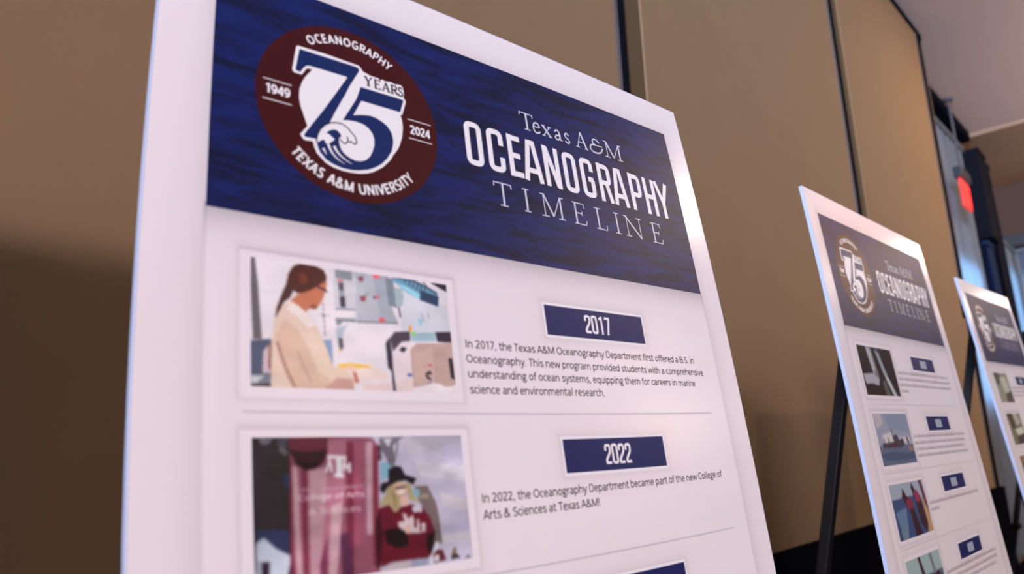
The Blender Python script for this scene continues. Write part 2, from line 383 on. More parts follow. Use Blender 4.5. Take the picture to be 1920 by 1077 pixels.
COND = {k: strokes(s) for k, s in (l.split(' ', 1) for l in """O R .15,.06 .85,.94
C K .85,.64 .85,.94 .15,.94 .15,.06 .85,.06 .85,.36
E L .9,.93 .15,.93|L .15,0 .15,1|L .15,.07 .92,.07|L .15,.51 .82,.51
A L .12,0 .4,1|L .88,0 .6,1|L .4,.95 .6,.95|L .24,.26 .76,.26
N L .15,0 .15,1|L .2,.97 .8,.03|L .85,0 .85,1
G K .85,.68 .85,.94 .15,.94 .15,.06 .85,.06 .85,.47|L .93,.47 .52,.47
R L .15,0 .15,1|K .15,.93 .85,.93 .85,.5 .15,.5|L .6,.5 .86,0
P L .15,0 .15,1|K .15,.93 .85,.93 .85,.43 .15,.43
H L .15,0 .15,1|L .85,0 .85,1|L .15,.5 .85,.5
Y L .1,1 .5,.42|L .9,1 .5,.42|L .5,.46 .5,0
2 K .15,.66 .15,.93 .85,.93 .85,.6 .17,.22 .17,.07|L .08,.07 .92,.07
0 R .15,.06 .85,.94
1 L .62,0 .62,1|L .62,.9 .2,.84
7 L .08,.93 .94,.93|L .84,.93 .42,0""".split('\n'))}
# serif: n = thin, k = thick, m = middle weight before each stroke
SERIF = {}
for ln in """T kL .5,0 .5,1|nL 0,.97 1,.97|nL .28,.015 .72,.015|nL .02,.97 .01,.8|nL .98,.97 .99,.8
I kL .5,0 .5,1|nL .1,.015 .9,.015|nL .1,.985 .9,.985
M nL .14,0 .14,1|kL .14,1 .5,.06|nL .5,.06 .86,1|kL .86,1 .86,0|nL 0,.015 .3,.015|nL .7,.015 1,.015|nL 0,.985 .2,.985|nL .82,.985 1,.985
E kL .22,0 .22,1|nL .02,.985 .9,.985 .93,.8|nL .02,.015 .92,.015 1,.22|nL .22,.52 .7,.52|nL .7,.62 .7,.42
L kL .3,0 .3,1|nL .05,.985 .6,.985|nL .05,.015 .95,.015 1,.25
N nL .15,0 .15,1|kL .1,1 .88,0|nL .88,0 .88,1|nL 0,.015 .32,.015|nL .7,.985 1,.985|nL 0,.985 .2,.985
A nL .12,0 .5,1|kL .5,1 .87,0|nL .27,.35 .7,.35|nL 0,.015 .28,.015|nL .7,.015 1,.015
Y kL .12,1 .5,.48|nL .88,1 .5,.48|kL .5,.48 .5,0|nL 0,.985 .32,.985|nL .7,.985 1,.985|nL .28,.015 .72,.015
R kL .2,0 .2,1|nL 0,.985 .5,.985|mS .5,.985 .76,.88 .74,.6 .45,.5|nL .45,.5 .2,.5|kL .45,.5 .9,.02|nL 0,.015 .42,.015|nL .85,.015 1,.015
S mS .85,.8 .7,.95 .4,.98 .16,.84 .22,.65 .5,.52 .8,.38 .84,.15 .55,.01 .25,.04 .1,.25
e nL .1,.36 .88,.36|mS .88,.36 .8,.54 .5,.61 .2,.5 .1,.28 .22,.06 .55,.0 .92,.12
x kL .15,.6 .85,0|nL .85,.6 .12,0|nL 0,.6 .35,.6|nL .65,.6 1,.6|nL 0,.01 .3,.01|nL .65,.01 1,.01
a mS .15,.48 .4,.61 .62,.52 .68,.3|kL .68,.45 .68,.06|nL .68,.03 .95,.04|mS .68,.34 .3,.26 .12,.13 .35,.0 .68,.12
s mS .85,.48 .5,.61 .2,.48 .32,.34 .7,.24 .82,.1 .5,.0 .12,.1
& mS 1,.42 .8,.12 .45,.0 .15,.06 .05,.28 .2,.46 .5,.5|mS .5,.5 .3,.6 .34,.82 .6,.86 .78,.7|nL .55,.5 1,.52""".split('\n'):
    c, sp = ln.split(' ', 1)
    SERIF[c] = [(part[0], strokes(part[1:])[0]) for part in sp.split('|')]

class Ink:
    """collects flat shapes in poster coordinates (u right, v down)"""
    def __init__(s): s.v = []; s.f = []; s.z = []
    def cond(s, ch, u0, u1, vt, vb, t):
        
        for j, (p, c) in enumerate(COND[ch]): ribbon([(u0+(u1-u0)*x, vb+(vt-vb)*y) for x, y in p], c, t/2, s.v, s.f); s.lift(j)
    def lift(s, j): s.z += [j*.00003]*(len(s.v)-len(s.z))      # overlapping strokes never share a plane
    def serif(s, ch, u0, u1, vt, vb, t):
        
        for j, (k, (p, c)) in enumerate(SERIF[ch]): ribbon([(u0+(u1-u0)*x, vb+(vt-vb)*y) for x, y in p], c, t/2*{'k': 1, 'n': .5, 'm': .75}[k], s.v, s.f); s.lift(j)
    def text(s, tx, u0, u1, v0, v1, cap, t):
        """baseline from (u0,v0) to (u1,v1), capital height cap"""
        W_ = [SANS[c][0] if c != ' ' else .27 for c in tx]; tot = sum(W_); x = 0
        for c, wd in zip(tx, W_):
            if c != ' ':
                for j, (p, cl) in enumerate(SANS[c][1]):
                    q = [(u0+(u1-u0)*(x+a)/tot, v0+(v1-v0)*(x+a)/tot-b*cap) for a, b in p]; ribbon(q, cl, t*cap/2, s.v, s.f); s.lift(j)
            x += wd
    def arc(s, tx, c, r, a0, a1, cap, t, flip=False):
        """letters centred on a circle; angles counter-clockwise in degrees"""
        W_ = [(SANS[ch][0] if ch != ' ' else .3)+.09 for ch in tx]; tot = sum(W_)-(W_[0]+W_[-1])/2; x = -W_[0]/2
        for ch, wd in zip(tx, W_):
            m = x+wd/2; an = math.radians(a0+(a1-a0)*m/tot)
            if ch != ' ':
                rad = np.array([math.cos(an), -math.sin(an)]); up = -rad if flip else rad
                rt = np.array([-up[1], up[0]]); ce = np.array(c)+rad*r; hx = SANS[ch][0]/2
                for j, (p, cl) in enumerate(SANS[ch][1]):
                    ribbon([tuple(ce+rt*(a-hx)*cap+up*(b-.5)*cap) for a, b in p], cl, t*cap/2, s.v, s.f); s.lift(j)
            x += wd
    def poly(s, pts):
        from mathutils.geometry import tessellate_polygon
        k = len(s.v); s.v += [tuple(p) for p in pts]
        for t in tessellate_polygon([[Vector((p[0], p[1], 0)) for p in pts]]): s.f.append(tuple(k+i for i in t))
    def disc(s, c, r, n=72):
        k = len(s.v); s.v.append(tuple(c)); s.v += [(c[0]+r*math.cos(2*math.pi*i/n), c[1]+r*math.sin(2*math.pi*i/n)) for i in range(n)]
        s.f += [(k, k+1+i, k+1+(i+1) % n) for i in range(n)]
    def rect(s, u0, u1, v0, v1, nx=1, ny=1):
        k = len(s.v)
        for j in range(ny+1):
            for i in range(nx+1): s.v.append((u0+(u1-u0)*i/nx, v0+(v1-v0)*j/ny))
        for j in range(ny):
            for i in range(nx): a = k+j*(nx+1)+i; s.f.append((a, a+1, a+nx+2, a+nx+1))

# ------------------------------------------------------------------ printed pictures, painted cell by cell
class Canvas:
    def __init__(s, w, h, col): s.W = w*2; s.H = h*2; s.a = np.zeros((s.H, s.W, 3)); s.a[:] = col; s.yy, s.xx = np.mgrid[0:s.H, 0:s.W]+.5
    def poly(s, pts, col):
        p = np.array(pts, float)*[s.W, s.H]; x0, y0 = np.maximum(np.floor(p.min(0)).astype(int), 0); x1, y1 = np.minimum(np.ceil(p.max(0)).astype(int)+1, [s.W, s.H])
        if x1 <= x0 or y1 <= y0: return
        X = s.xx[y0:y1, x0:x1]; Y = s.yy[y0:y1, x0:x1]; m = np.zeros(X.shape, bool); n = len(p)
        for i in range(n):
            ax, ay = p[i-1]; bx, by = p[i]
            if ay == by: continue
            m ^= ((ay > Y) != (by > Y)) & (X < (bx-ax)*(Y-ay)/(by-ay)+ax)
        s.a[y0:y1, x0:x1][m] = col
    def done(s, blur=1):
        a = s.a.reshape(s.H//2, 2, s.W//2, 2, 3).mean((1, 3))
        for _ in range(blur):
            b = np.pad(a, ((1, 1), (1, 1), (0, 0)), 'edge'); a = (b[:-2, 1:-1]+b[2:, 1:-1]+b[1:-1, :-2]+b[1:-1, 2:]+2*b[1:-1, 1:-1])/6
        return a
    def spec(s, text):
        for ln in text.strip().split('\n'):
            k, c, *pt = ln.split(); col = np.array([float(x) for x in c.split(',')]); p = [tuple(map(float, q.split(','))) for q in pt]
            if k == 'p': s.poly(p, col)
            else:
                v = []; f = []; ribbon([(a*s.W/s.H, b) for a, b in p], False, float(k[1:])*.0011, v, f)
                for q in f: s.poly([(v[i][0]*s.H/s.W, v[i][1]) for i in q], col)

# outlines of the printed badge and the painted photographs, in poster and photo coordinates
TR={
 "seven":"0.1739,0.1625 0.2537,0.1615 0.2580,0.1620 0.2598,0.1641 0.2592,0.1678 0.2441,0.1968 0.2373,0.2123 0.2224,0.2433 0.2144,0.2618 0.2144,0.2629 0.2106,0.2665 0.2056,0.2709 0.2013,0.2767 0.1982,0.2835 0.1966,0.2891 0.1956,0.2919 0.1809,0.2931 0.1789,0.2915 0.1792,0.2895 0.1968,0.2606 0.2081,0.2423 0.2412,0.1841 0.2396,0.1833 0.2163,0.1836 0.1887,0.1842 0.1838,0.1853 0.1795,0.1897 0.1752,0.1978 0.1740,0.1986 0.1689,0.1976 0.1683,0.1957",
 "five":"0.2609,0.1924 0.3264,0.1919 0.3273,0.1933 0.3208,0.2143 0.2609,0.2146 0.2477,0.2416 0.2523,0.2395 0.2623,0.2365 0.2730,0.2342 0.2824,0.2352 0.2917,0.2388 0.2989,0.2437 0.3040,0.2507 0.3062,0.2592 0.3064,0.2668 0.3045,0.2749 0.3004,0.2856 0.3028,0.2814 0.2952,0.2943 0.2866,0.3045 0.2769,0.3122 0.2663,0.3182 0.2533,0.3226 0.2419,0.3247 0.2284,0.3248 0.2164,0.3221 0.2075,0.3180 0.1999,0.3098 0.1972,0.3037 0.1955,0.2971 0.1953,0.2927 0.1965,0.2949 0.1973,0.2969 0.1992,0.2942 0.2028,0.2911 0.2058,0.2904 0.2070,0.2920 0.2069,0.2943 0.2099,0.2951 0.2127,0.2938 0.2161,0.2902 0.2189,0.2878 0.2199,0.2852 0.2163,0.2829 0.2139,0.2810 0.2121,0.2799 0.2097,0.2799 0.2091,0.2787 0.2129,0.2747 0.2185,0.2715 0.2234,0.2710 0.2271,0.2740 0.2300,0.2784 0.2275,0.2805 0.2262,0.2828 0.2260,0.2881 0.2271,0.2937 0.2293,0.2996 0.2341,0.3042 0.2408,0.3077 0.2483,0.3094 0.2559,0.3084 0.2631,0.3049 0.2693,0.2984 0.2736,0.2899 0.2768,0.2796 0.2773,0.2700 0.2751,0.2617 0.2695,0.2550 0.2618,0.2511 0.2514,0.2501 0.2417,0.2512 0.2324,0.2533 0.2533,0.2147",
 "halo":"0.1711,0.1582 0.2105,0.1569 0.2592,0.1580 0.2619,0.1600 0.2650,0.1655 0.2776,0.1687 0.2887,0.1685 0.2917,0.1712 0.2958,0.1683 0.2995,0.1700 0.3086,0.1680 0.3156,0.1697 0.3201,0.1682 0.3259,0.1681 0.3285,0.1717 0.3289,0.1769 0.3293,0.1820 0.3281,0.1880 0.3308,0.1913 0.3312,0.1948 0.3238,0.2178 0.3208,0.2180 0.3209,0.2185 0.3231,0.2280 0.3233,0.2401 0.3208,0.2551 0.3159,0.2690 0.3120,0.2769 0.3052,0.2863 0.2998,0.2958 0.2876,0.3096 0.2739,0.3196 0.2634,0.3244 0.2544,0.3269 0.2443,0.3283 0.2307,0.3287 0.2174,0.3269 0.2074,0.3231 0.1998,0.3162 0.1953,0.3118 0.1919,0.3032 0.1908,0.2977 0.1896,0.2968 0.1803,0.2977 0.1774,0.2963 0.1740,0.2909 0.1835,0.2767 0.1783,0.2601 0.1749,0.2500 0.1729,0.2374 0.1736,0.2251 0.1769,0.2138 0.1770,0.2133 0.1812,0.2043 0.1912,0.1886 0.1850,0.1891 0.1826,0.1914 0.1789,0.1982 0.1770,0.2013 0.1752,0.2019 0.1668,0.2018 0.1642,0.1993 0.1642,0.1959 0.1669,0.1775 0.1693,0.1611",
 "wl1":"0.2111,0.2951 0.2128,0.3008 0.2160,0.3064 0.2210,0.3118 0.2269,0.3157 0.2330,0.3181",
 "wl2":"0.2190,0.2959 0.2216,0.3013 0.2260,0.3063 0.2320,0.3106 0.2387,0.3140 0.2436,0.3157",
 "wl3":"0.2040,0.3031 0.2060,0.3067 0.2086,0.3115",
 "crest":"0.1952,0.2965 0.1960,0.2886 0.1982,0.2815 0.2019,0.2746 0.2069,0.2685 0.2144,0.2629 0.2225,0.2601 0.2306,0.2596 0.2381,0.2628 0.2430,0.2674 0.2455,0.2704 0.2483,0.2720 0.2500,0.2762 0.2514,0.2812 0.2503,0.2838 0.2474,0.2853 0.2443,0.2838 0.2428,0.2825 0.2417,0.2841 0.2395,0.2844",
 "hook":"0.2373,0.2771 0.2388,0.2800 0.2385,0.2834 0.2366,0.2865 0.2341,0.2882 0.2310,0.2874 0.2289,0.2847 0.2274,0.2831",
}
PH1="""
p 105,92,100 -0.004,-0.007 0.019,-0.003 0.032,0.190 0.042,0.464 0.049,0.643 0.011,0.648 0.001,0.247
p 78,82,105 -0.005,0.660 0.088,0.635 0.086,0.906 -0.006,0.914
p 205,175,185 0.054,0.731 0.086,0.666 0.084,0.897 0.049,0.900
p 150,100,90 0.077,0.679 0.091,0.666 0.089,0.906 0.073,0.848
p 120,120,135 -0.006,0.914 0.088,0.906 0.087,1.006 -0.007,1.012
p 200,195,205 0.003,0.919 0.057,0.915 0.026,0.970 0.003,0.973
p 72,55,60 -0.006,0.981 0.083,0.971 0.083,1.007 -0.007,1.012
l6 196,184,196 0.300,0.406 0.360,0.409
l5 130,120,130 0.325,0.309 0.326,0.336
l5 130,120,130 0.325,0.349 0.326,0.375
l7 110,100,115 0.325,0.395 0.327,0.434
l5 130,120,130 0.326,0.447 0.329,0.473
l5 130,120,130 0.327,0.486 0.330,0.518
l5 140,120,130 0.328,0.532 0.330,0.583
p 125,145,185 0.318,0.613 0.377,0.602 0.391,0.691 0.388,0.768 0.362,0.827 0.324,0.699
p 232,214,224 0.360,0.435 0.665,0.411 0.635,0.928 0.362,0.946
p 175,180,200 0.381,0.510 0.452,0.460 0.427,0.503 0.401,0.612 0.392,0.678 0.386,0.614
p 70,65,80 0.394,0.587 0.413,0.584 0.415,0.662 0.399,0.690 0.393,0.639
p 245,190,120 0.386,0.666 0.399,0.690 0.391,0.711
p 140,140,150 0.389,0.010 0.472,0.006 0.476,0.089 0.389,0.079
p 205,195,205 0.379,0.088 0.486,0.087 0.487,0.332 0.383,0.345
p 85,80,95 0.402,0.117 0.428,0.114 0.429,0.183 0.404,0.185
p 150,150,170 0.404,0.188 0.429,0.183 0.431,0.234 0.405,0.237
p 65,60,75 0.407,0.239 0.433,0.234 0.434,0.326 0.408,0.328
p 205,110,110 0.399,0.088 0.429,0.089 0.428,0.106 0.398,0.107
l5 110,115,135 0.383,0.347 0.487,0.336
p 187,182,196 0.472,0.006 0.652,0.005 0.667,0.171 0.678,0.311 0.703,0.412 0.484,0.436 0.490,0.086
p 170,168,184 0.579,0.008 0.652,0.005 0.667,0.171 0.678,0.311 0.703,0.412 0.615,0.420
p 128,133,148 0.647,0.006 0.690,0.022 0.705,0.280 0.657,0.266
p 165,175,185 0.691,0.094 0.739,0.101 0.747,0.219 0.723,0.274 0.699,0.272
l6 115,120,130 0.484,0.438 0.701,0.415
l6 70,65,80 0.712,0.276 0.718,0.363
p 150,78,92 0.502,0.047 0.533,0.031 0.531,0.076 0.512,0.089
p 175,172,180 0.525,0.004 0.554,0.008 0.537,0.033
p 242,100,112 0.583,0.005 0.620,0.001 0.617,0.035 0.583,0.038
p 150,72,88 0.507,0.219 0.540,0.201 0.537,0.249 0.515,0.261
p 165,165,165 0.532,0.171 0.561,0.177 0.556,0.201 0.535,0.206
p 80,60,80 0.579,0.201 0.590,0.199 0.589,0.221 0.579,0.223
p 225,92,102 0.594,0.194 0.609,0.190 0.608,0.217 0.594,0.220
p 238,90,105 0.601,0.389 0.629,0.381 0.630,0.417 0.602,0.422
p 120,125,135 0.381,0.423 0.481,0.415 0.480,0.444 0.421,0.445 0.389,0.493
p 212,204,218 0.747,0.125 0.991,0.209 0.995,0.446 0.713,0.487
p 232,214,224 0.780,-0.020 1.009,-0.023 1.002,0.101 0.840,0.046
p 108,148,176 0.682,0.006 0.770,-0.003 0.841,0.031 0.940,0.107 0.937,0.224 0.834,0.180 0.756,0.124 0.697,0.049
p 150,200,222 0.698,0.037 0.756,0.116 0.834,0.180 0.836,0.128 0.767,0.077
l7 70,88,112 0.761,-0.001 0.755,0.036
l7 70,88,112 0.788,0.005 0.778,0.063
l7 70,88,112 0.810,0.011 0.798,0.082
l7 70,88,112 0.833,0.021 0.818,0.098
l7 70,88,112 0.852,0.034 0.837,0.118
l7 70,88,112 0.873,0.048 0.856,0.135
l9 70,84,108 0.717,0.001 0.797,0.005 0.877,0.053 0.940,0.107
p 52,66,96 0.843,0.093 0.946,0.131 0.937,0.224 0.834,0.183
p 58,48,58 0.900,0.004 1.003,0.003 1.000,0.077 0.962,0.052
l6 120,105,115 0.861,0.008 0.886,0.051
p 150,195,215 0.814,0.358 0.839,0.354 0.836,0.412 0.816,0.418
l4 150,150,170 0.837,0.296 0.846,0.382
l4 150,150,170 0.874,0.290 0.880,0.347
p 242,150,70 0.757,0.431 0.776,0.429 0.773,0.481 0.759,0.481
p 74,60,74 0.651,0.554 0.679,0.495 0.764,0.477 0.762,0.564 0.714,0.577 0.665,0.665
p 160,180,196 0.765,0.491 0.910,0.464 0.905,0.548 0.769,0.566
p 140,200,110 0.771,0.482 0.798,0.475 0.792,0.511 0.773,0.515
p 60,48,60 0.908,0.463 1.005,0.447 1.006,0.549 0.913,0.551
p 228,205,212 0.662,0.689 0.711,0.585 0.779,0.576 0.751,0.961 0.662,0.873
p 192,154,150 0.758,0.637 0.796,0.581 1.002,0.554 1.011,0.939 0.759,0.960
p 204,165,160 0.774,0.673 0.884,0.605 0.876,0.912 0.769,0.946
p 40,35,45 0.696,0.652 0.716,0.620 0.740,0.628 0.722,0.668
p 70,90,180 0.733,0.844 0.758,0.847 0.755,0.869 0.735,0.871
p 50,40,45 0.971,0.695 0.993,0.689 1.000,0.883 0.975,0.867
l4 205,70,80 0.830,0.771 0.836,0.786
l5 190,60,70 0.850,0.763 0.873,0.766
l10 56,46,56 0.864,0.842 0.856,0.826 0.840,0.843 0.841,0.871 0.859,0.886
l6 130,130,160 0.859,0.886 0.856,0.914 0.839,0.931
p 234,214,222 0.759,0.965 0.821,0.943 0.871,0.917 0.911,0.924 0.945,0.958 1.023,0.910 1.015,1.029 0.755,1.040
p 228,198,200 0.499,0.952 0.627,0.929 0.763,0.882 0.756,1.020 0.496,1.020
p 48,43,58 0.628,0.598 0.650,0.549 0.658,0.659 0.659,0.834 0.666,1.002 0.652,1.003 0.649,0.835 0.632,0.803
p 245,182,72 0.381,0.802 0.442,0.783 0.558,0.799 0.495,0.837 0.388,0.834
p 240,150,60 0.411,0.817 0.495,0.824 0.471,0.837 0.410,0.836
p 226,192,178 0.135,0.372 0.185,0.311 0.242,0.397 0.298,0.523 0.339,0.697 0.362,0.821 0.422,0.826 0.459,0.876 0.459,1.016 0.082,1.036 0.090,0.666 0.099,0.504
p 240,216,214 0.185,0.317 0.242,0.397 0.284,0.500 0.254,0.530 0.198,0.437 0.156,0.394
p 216,174,158 0.105,0.602 0.148,0.471 0.204,0.538 0.258,0.706 0.291,0.865 0.348,0.922 0.316,1.023 0.182,1.030 0.130,0.819
p 228,196,180 0.254,0.530 0.297,0.575 0.351,0.822 0.291,0.877 0.258,0.706
l12 176,128,118 0.112,0.651 0.137,0.794 0.160,0.900 0.189,1.006
l8 196,150,140 0.201,0.713 0.227,0.834 0.260,0.953
p 200,148,138 0.326,0.980 0.378,0.905 0.453,0.915 0.458,1.016 0.316,1.023
p 236,206,202 0.418,0.831 0.575,0.809 0.618,0.844 0.632,0.915 0.547,0.918 0.477,0.945
p 236,185,175 0.415,0.806 0.465,0.805 0.474,0.862 0.440,0.852
p 190,108,98 0.452,0.851 0.471,0.862 0.482,0.938 0.465,0.947
p 196,114,88 0.174,0.319 0.222,0.238 0.262,0.236 0.258,0.375 0.243,0.401 0.213,0.357
p 196,112,86 0.237,0.235 0.305,0.161 0.346,0.100 0.344,0.171 0.334,0.234 0.327,0.272 0.314,0.311 0.290,0.371 0.257,0.364 0.241,0.319
p 150,80,62 0.257,0.364 0.290,0.371 0.302,0.334 0.272,0.326
p 84,44,40 0.189,0.031 0.225,-0.003 0.292,0.000 0.334,0.031 0.347,0.082 0.341,0.121 0.305,0.169 0.274,0.208 0.237,0.240 0.206,0.252 0.180,0.223 0.156,0.194 0.167,0.103
p 118,58,44 0.216,0.087 0.246,0.073 0.260,0.123 0.237,0.182 0.219,0.159
p 74,44,44 0.156,0.194 0.189,0.232 0.174,0.294 0.146,0.338 0.119,0.428 0.106,0.473 0.112,0.389 0.136,0.276 0.147,0.228
l7 58,44,56 0.301,0.178 0.336,0.197 0.346,0.212
"""
PH2="""
p 184,170,192 0.562,-0.010 1.113,0.000 1.026,1.124 0.516,1.010
p 192,178,194 0.697,0.026 0.897,0.019 0.852,0.111 0.699,0.139
p 178,166,190 0.891,0.113 1.040,0.071 1.048,0.192 0.871,0.182
p 196,182,196 0.733,0.197 1.010,0.260 1.018,0.378 0.762,0.333
p 196,180,192 0.854,0.454 1.014,0.540 1.015,0.632 0.862,0.567
p 172,162,188 0.852,0.720 1.027,0.691 1.025,0.770 0.856,0.776
p 196,182,194 0.847,0.785 1.028,0.793 1.023,0.860 0.851,0.851
p 44,38,42 -0.003,-0.017 0.166,-0.015 0.149,0.962 0.001,0.931
p 104,96,108 0.028,0.003 0.083,0.004 0.077,0.039 0.050,0.058 0.033,0.033
p 64,62,76 0.100,0.002 0.148,0.003 0.140,0.086 0.108,0.075
p 96,90,94 0.117,0.065 0.149,0.106 0.139,0.136 0.111,0.100
p 40,54,84 0.128,0.265 0.152,0.256 0.151,0.355 0.131,0.343
p 45,52,84 0.012,0.624 0.140,0.643 0.135,0.858 0.015,0.744
p 190,190,206 0.010,0.708 0.041,0.677 0.087,0.756 0.148,0.814 0.127,0.958 0.004,0.931
p 150,150,168 0.009,0.797 0.030,0.838 0.028,0.936 0.006,0.932
p 42,28,46 0.031,0.833 0.061,0.835 0.057,0.943 0.029,0.937
p 146,80,102 0.153,0.187 0.159,0.036 0.321,-0.001 0.527,0.014 0.556,0.067 0.545,0.422 0.525,0.980 0.524,1.035 0.144,0.961
p 112,38,62 0.154,0.127 0.164,0.217 0.154,0.768 0.161,0.965 0.139,0.960
p 186,142,152 0.162,0.207 0.185,0.219 0.189,0.971 0.166,0.966
p 116,44,68 0.200,0.219 0.226,0.241 0.212,0.976 0.195,0.972
p 182,134,148 0.233,0.242 0.314,0.226 0.265,0.988 0.221,0.978
p 172,104,126 0.320,0.029 0.405,0.020 0.371,0.608 0.259,0.986 0.312,0.298
p 196,150,160 0.324,0.502 0.376,0.467 0.331,1.002 0.295,0.994
p 124,44,68 0.408,0.041 0.438,0.042 0.406,1.009 0.375,0.983
p 158,78,104 0.444,0.042 0.477,0.043 0.446,0.820 0.416,0.775
p 184,140,152 0.497,0.044 0.529,0.044 0.502,0.728 0.475,0.724
p 126,46,70 0.531,0.077 0.556,0.078 0.520,0.994 0.494,0.929
p 92,44,74 0.355,0.705 0.400,0.692 0.406,1.009 0.356,0.998
p 122,52,80 0.263,0.883 0.299,0.716 0.289,0.993 0.259,0.986
p 96,40,54 0.145,-0.015 0.322,-0.013 0.320,0.113 0.299,0.190 0.260,0.235 0.221,0.241 0.180,0.200 0.156,0.117
p 52,26,34 0.154,0.091 0.236,0.109 0.319,0.092 0.299,0.190 0.260,0.235 0.221,0.241 0.180,0.200
p 34,18,24 0.171,0.173 0.234,0.191 0.290,0.184 0.260,0.235 0.221,0.241
p 236,222,230 0.318,0.135 0.403,0.145 0.400,0.192 0.390,0.191 0.389,0.170 0.380,0.170 0.377,0.274 0.387,0.279 0.384,0.306 0.342,0.296 0.345,0.272 0.352,0.272 0.356,0.164 0.330,0.159 0.328,0.180 0.318,0.177
p 236,222,230 0.301,0.256 0.322,0.179 0.332,0.180 0.340,0.261 0.328,0.260 0.321,0.206 0.313,0.259
p 236,222,230 0.383,0.191 0.396,0.191 0.402,0.221 0.412,0.194 0.421,0.197 0.420,0.271 0.407,0.270 0.408,0.228 0.401,0.253 0.393,0.223 0.390,0.264 0.381,0.264
p 108,98,110 0.563,0.012 0.691,0.006 0.660,0.037 0.648,0.137 0.630,0.224 0.607,0.245 0.590,0.167 0.566,0.100
p 190,180,192 0.582,0.024 0.625,0.019 0.607,0.091
p 190,180,192 0.629,0.080 0.649,0.048 0.636,0.170
p 126,164,186 0.561,0.209 0.595,0.198 0.611,0.245 0.597,0.320 0.559,0.344
p 60,50,62 0.556,0.067 0.567,0.078 0.568,0.177 0.553,0.198
p 116,96,96 0.722,0.399 0.790,0.398 0.829,0.543 0.838,0.674 0.840,0.849 0.797,0.863 0.776,0.611 0.738,0.508
p 150,130,124 0.740,0.464 0.793,0.459 0.790,0.497 0.746,0.498
p 126,164,180 0.708,0.428 0.728,0.412 0.748,0.432 0.743,0.470 0.717,0.484
p 172,148,112 0.588,0.392 0.637,0.354 0.701,0.372 0.712,0.461 0.741,0.521 0.694,0.503 0.680,0.436 0.626,0.584 0.605,0.577 0.587,0.522 0.536,0.533 0.571,0.457
p 100,24,40 0.534,0.547 0.587,0.524 0.615,0.581 0.649,0.545 0.687,0.532 0.751,0.553 0.790,0.645 0.809,0.768 0.783,0.914 0.756,0.956 0.684,0.941 0.579,0.941 0.532,0.967 0.517,0.782
p 56,18,28 0.521,0.618 0.543,0.569 0.546,0.735 0.526,0.965 0.511,0.972 0.513,0.781
p 172,148,112 0.594,0.491 0.636,0.528 0.630,0.581 0.606,0.580
p 146,122,88 0.605,0.428 0.624,0.420 0.628,0.538 0.616,0.568
p 218,170,154 0.614,0.378 0.674,0.363 0.687,0.424 0.659,0.468 0.623,0.443
p 240,224,224 0.633,0.423 0.671,0.418 0.665,0.443 0.640,0.445
p 70,54,60 0.620,0.398 0.679,0.387 0.678,0.403 0.624,0.413
p 216,172,160 0.642,0.475 0.683,0.467 0.689,0.537 0.654,0.547
p 28,24,32 0.597,0.260 0.629,0.233 0.662,0.242 0.680,0.307 0.736,0.336 0.717,0.387 0.681,0.349 0.637,0.354 0.588,0.392 0.565,0.439 0.549,0.404 0.560,0.360 0.594,0.350
p 30,18,22 0.556,0.708 0.613,0.699 0.670,0.735 0.667,0.839 0.612,0.844 0.565,0.802
p 34,20,24 0.768,0.772 0.809,0.757 0.794,0.873 0.773,0.924 0.758,0.856
p 206,190,206 0.702,0.553 0.728,0.539 0.751,0.555 0.751,0.599 0.705,0.595
p 206,182,184 0.650,0.589 0.670,0.607 0.676,0.640 0.703,0.612 0.707,0.655 0.733,0.648 0.726,0.701 0.691,0.695 0.663,0.681
p 204,184,188 0.625,0.656 0.657,0.653 0.676,0.693 0.764,0.680 0.760,0.749 0.723,0.754 0.666,0.745 0.627,0.691
p 100,24,40 0.707,0.655 0.720,0.657 0.717,0.710 0.704,0.708
p 100,24,40 0.734,0.691 0.743,0.693 0.740,0.741 0.731,0.739
p 216,166,150 0.657,0.690 0.682,0.689 0.685,0.748 0.661,0.749
p 150,150,172 0.677,0.940 0.763,0.943 0.754,1.024 0.672,1.027
p 192,172,182 0.533,0.987 0.607,0.941 0.673,0.939 0.668,1.026 0.530,1.046
p 205,200,214 0.761,0.994 0.783,0.908 0.805,0.832 0.825,0.838 0.800,0.991
p 92,38,48 0.787,0.925 0.810,0.892 0.840,0.898 0.854,0.976 0.789,0.989
p 205,190,196 0.793,0.931 0.819,0.931 0.816,0.979 0.790,0.979
p 120,100,84 0.879,0.954 0.898,0.892 0.913,0.895 0.911,0.971 0.880,0.974
p 58,46,48 0.910,0.938 0.930,0.975 0.880,0.981 0.884,0.949
p 90,80,80 0.953,0.985 0.975,0.962 0.985,0.986
"""

